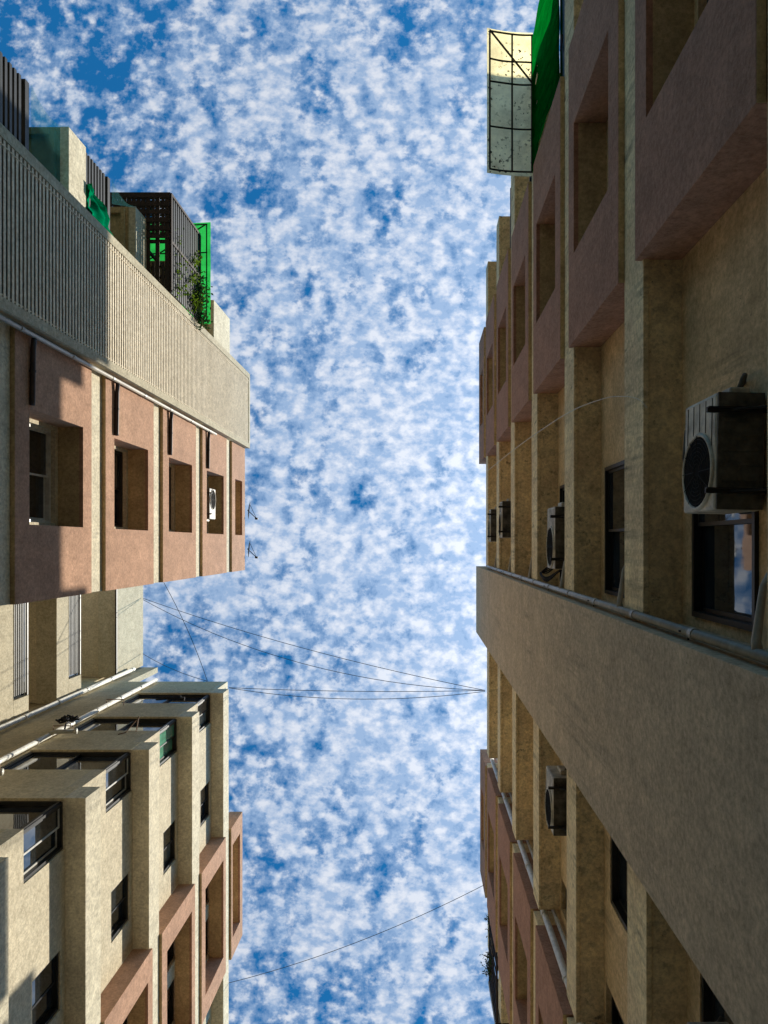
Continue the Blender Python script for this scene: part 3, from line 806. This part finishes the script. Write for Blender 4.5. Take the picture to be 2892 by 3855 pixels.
def cable(label, A, Bp, sagv, r=.0085, mat='wire', group='cables strung across the gap', n=24):
    A, Bp = Vector(A), Vector(Bp); q = MB(); s = Vector(sagv)
    q.tube([A.lerp(Bp, i / n) + s * (4 * (i / n) * (1 - i / n)) for i in range(n + 1)], r, 6)
    tag(q.build('overhead_cable', mat, None, loc=A), label, 'cable', group)
def at(px, py, Z):      # picture position -> point at height Z above the camera
    return ((px * 1.7432 - 1575) / 2900 * Z, (py * 1.7432 - 2048) / 2900 * Z, Z)
Rr = at(1048, 1491, 22.36)
cable('black cable from the recessed left roof to the right roof, highest strand on the left', at(309, 1292, 26.3), Rr, (0, .16, -.3))
cable('black cable from the recessed left roof to the right roof, sagging below its twin strand', at(309, 1295, 26.2), Rr, (0, .58, -.5))
cable('black cable from the lower left roof corner to the right roof, straighter strand', at(495, 1485, 23.4), Rr, (0, .03, -.2))
cable('black cable from the lower left roof corner to the right roof, slacker strand', at(495, 1485.5, 23.3), at(1048, 1493, 22.36), (0, .20, -.4))
cable('black cable from the recessed left roof down to the lower left roof edge', at(309, 1412, 26.3), at(448, 1471, 23.5), (0, .06, -.1))
cable('black cable curving from the terracotta wall top to the lower left roof edge', at(354, 1258, 24.3), at(448, 1471, 23.5), (.12, 0, -.1))
cable('single black cable crossing the sky near the bottom of the picture', at(493, 2123, 22.3), at(1046, 1911, 22.3), (0, .10, -.3))
# slack white cable down the right block
q = MB(); pts = []
for (px, py) in ((1053, 1017), (1105, 975), (1160, 935), (1230, 890), (1300, 862), (1345, 856), (1378, 862), (1397, 880)): pts.append(at(px, py, 1.84 * 2900 / (px * 1.7432 - 1575)))
q.tube(smoothpts(pts), [.002 + .0042 * (1 - i / 35) for i in range(36)], 6)
tag(q.build('hanging_cable', 'wirew', None, loc=pts[0]), 'thin pale cable hanging slackly across the floor bands of the right block', 'cable')

# ================================================================== ground
def ground(name, mat, x0, x1, y0, y1, z):
    q = MB(); n = 1; q.quad((x0, y0, z), (x1, y0, z), (x1, y1, z), (x0, y1, z)); tag(q.build(name, mat, None, loc=((x0 + x1) / 2, (y0 + y1) / 2, z), closed=False), kind='structure')
ground('ground', 'earth', -400, 400, -400, 400, GZ - .01)
ground('road', 'asphalt', -4.2, 1.2, -200, 200, GZ - .004)
for s_, x0, x1 in ((1, 1.2, 1.78), (-1, -5.2, -4.2)):
    q = MB(); q.box(x0, x1, -60, 60, GZ - .1, GZ + .12); tag(q.build('pavement', 'concrete', None, loc=(x0, 0, GZ)), kind='structure')

# ================================================================== sky
w = bpy.data.worlds.new('World'); sc.world = w; w.use_nodes = True
nt = w.node_tree
for n in list(nt.nodes): nt.nodes.remove(n)
out = N(nt, 'ShaderNodeOutputWorld'); bg = N(nt, 'ShaderNodeBackground'); nt.links.new(bg.outputs[0], out.inputs[0])
EL = math.atan(1.6)
sky = N(nt, 'ShaderNodeTexSky'); sky.sky_type = 'NISHITA'; sky.sun_disc = False
sky.sun_elevation = EL; sky.sun_rotation = math.radians(90); sky.altitude = 300; sky.dust_density = .4; sky.ozone_density = 3
tc = N(nt, 'ShaderNodeTexCoord').outputs['Generated']
sep = N(nt, 'ShaderNodeSeparateXYZ'); nt.links.new(tc, sep.inputs[0])
def mth(op, a, b=None, clamp=False):
    n = N(nt, 'ShaderNodeMath', operation=op, use_clamp=clamp)
    for i, v in enumerate((a, b)):
        if v is None: continue
        if hasattr(v, 'node'): nt.links.new(v, n.inputs[i])
        else: n.inputs[i].default_value = v
    return n.outputs[0]
zz = mth('MAXIMUM', sep.outputs[2], .12)
u = mth('DIVIDE', sep.outputs[0], zz); v = mth('DIVIDE', sep.outputs[1], zz)
cmb = N(nt, 'ShaderNodeCombineXYZ'); nt.links.new(u, cmb.inputs[0]); nt.links.new(v, cmb.inputs[1])
P = cmb.outputs[0]
def cl_noise(scale, detail, rough, vs=(1, 1, 1), rot=0, dist=0, loc=(0, 0, 0)):
    mp = N(nt, 'ShaderNodeMapping'); mp.inputs['Scale'].default_value = vs; mp.inputs['Rotation'].default_value = (0, 0, rot); mp.inputs['Location'].default_value = loc
    nt.links.new(P, mp.inputs['Vector'])
    n = N(nt, 'ShaderNodeTexNoise'); n.inputs['Scale'].default_value = scale; n.inputs['Detail'].default_value = detail
    n.inputs['Roughness'].default_value = rough; n.inputs['Distortion'].default_value = dist
    nt.links.new(mp.outputs[0], n.inputs['Vector']); return n.outputs['Fac']
puffn = cl_noise(52, 4, .58, (1, 1.5, 1), math.radians(-25), .0)
wob = cl_noise(40, 3, .6, (1, 1, 1), 0, 0, (8, 3, 0))
vm = N(nt, 'ShaderNodeVectorMath', operation='ADD'); nt.links.new(P, vm.inputs[0])
wc = N(nt, 'ShaderNodeCombineXYZ'); nt.links.new(mth('MULTIPLY', wob, .03), wc.inputs[0]); nt.links.new(mth('MULTIPLY', cl_noise(40, 3, .6, (1, 1, 1), 0, 0, (2, 7, 0)), .03), wc.inputs[1]); nt.links.new(wc.outputs[0], vm.inputs[1])
vo = N(nt, 'ShaderNodeTexVoronoi', feature='SMOOTH_F1'); vo.inputs['Scale'].default_value = 50; vo.inputs['Smoothness'].default_value = .8
nt.links.new(vm.outputs[0], vo.inputs['Vector'])
puff = mth('ADD', mth('MULTIPLY', puffn, .66), mth('MULTIPLY', mth('SUBTRACT', 1.0, vo.outputs['Distance']), .40))
fine_ = cl_noise(130, 5, .6, (1, 1.1, 1), .4, 0, (3, 1, 0))
big = cl_noise(2.6, 3, .5, (1, 1, 1), 0, 0, (1.3, .4, 0))
vd = N(nt, 'ShaderNodeVectorMath', operation='DOT_PRODUCT'); nt.links.new(tc, vd.inputs[0]); vd.inputs[1].default_value = (math.cos(EL), 0, math.sin(EL))
cs = mth('MAXIMUM', vd.outputs['Value'], 0.0)
fw = mth('POWER', cs, 5)
cen = mth('SUBTRACT', 1.0, mth('ADD', mth('POWER', mth('ABSOLUTE', mth('SUBTRACT', u, .05)), 2), mth('MULTIPLY', mth('POWER', mth('ABSOLUTE', v), 2), .55)))
# gaps: streaky openings in the cloud sheet; tone: small puffs inside it
gap = cl_noise(13, 6, .60, (1.35, .85, 1), math.radians(32), .15, (5, 2, 0))
gap2 = cl_noise(30, 5, .62, (1.2, .9, 1), math.radians(30), 0, (2, 9, 0))
d1 = mth('ADD', mth('MULTIPLY', gap, .50), mth('MULTIPLY', gap2, .34))
d1 = mth('ADD', d1, mth('MULTIPLY', puff, .38))
d1 = mth('ADD', d1, mth('MULTIPLY', fine_, .10))
d1 = mth('ADD', d1, mth('MULTIPLY', big, .20))
d1 = mth('ADD', mth('ADD', d1, mth('MULTIPLY', cen, .16)), mth('MULTIPLY', fw, .12))
cov = ramp(nt, d1, .812, .945)
tn = mth('ADD', mth('ADD', mth('MULTIPLY', puff, .62), mth('MULTIPLY', fine_, .18)), mth('MULTIPLY', d1, .45))
thick = ramp(nt, tn, .81, 1.02)
blue = mix(nt, 1.0, sky.outputs[0], (.12, .88, 1.24), 'MULTIPLY')
cw = mix(nt, thick, (3.1, 4.5, 6.8), (7.1, 7.6, 8.6))
gain = mth('ADD', mth('ADD', .78, mth('MULTIPLY', fw, .55)), mth('MULTIPLY', mth('POWER', cs, 24), 1.6))
gc = N(nt, 'ShaderNodeCombineXYZ')
for i in range(3): nt.links.new(gain, gc.inputs[i])
cw2 = mix(nt, 1.0, cw, gc.outputs[0], 'MULTIPLY')
col = mix(nt, cov, blue, cw2)
nt.links.new(col, bg.inputs[0]); bg.inputs[1].default_value = .085

# sun
sl = bpy.data.lights.new('sun', 'SUN'); sl.energy = 4.8; sl.angle = math.radians(.55); sl.color = (1, .94, .82)
so = bpy.data.objects.new('sun', sl); COL.objects.link(so); so.location = (20, 0, 32)
so.rotation_euler = Vector((1, 0, 1.6)).to_track_quat('Z', 'Y').to_euler()

# ================================================================== camera: straight up, lens shifted
cam = bpy.data.cameras.new('camera'); co = bpy.data.objects.new('camera', cam); COL.objects.link(co); sc.camera = co
co.location = (0, 0, 0); co.rotation_euler = (PI, 0, 0)
cam.sensor_fit = 'VERTICAL'; cam.sensor_width = 27; cam.sensor_height = 36
cam.lens = 36 * 2900 / 3855
cam.shift_x = -129 / 3855; cam.shift_y = 120.5 / 3855
cam.clip_start = .05; cam.clip_end = 2000

sc.view_settings.view_transform = 'Standard'; sc.view_settings.look = 'None'
sc.view_settings.gamma = 1; sc.view_settings.exposure = 0.45; sc.view_settings.use_curve_mapping = False
sc.render.engine = 'CYCLES'; sc.cycles.max_bounces = 8; sc.cycles.diffuse_bounces = 5; sc.cycles.use_denoising = True
sc.cycles.sample_clamp_indirect = 6
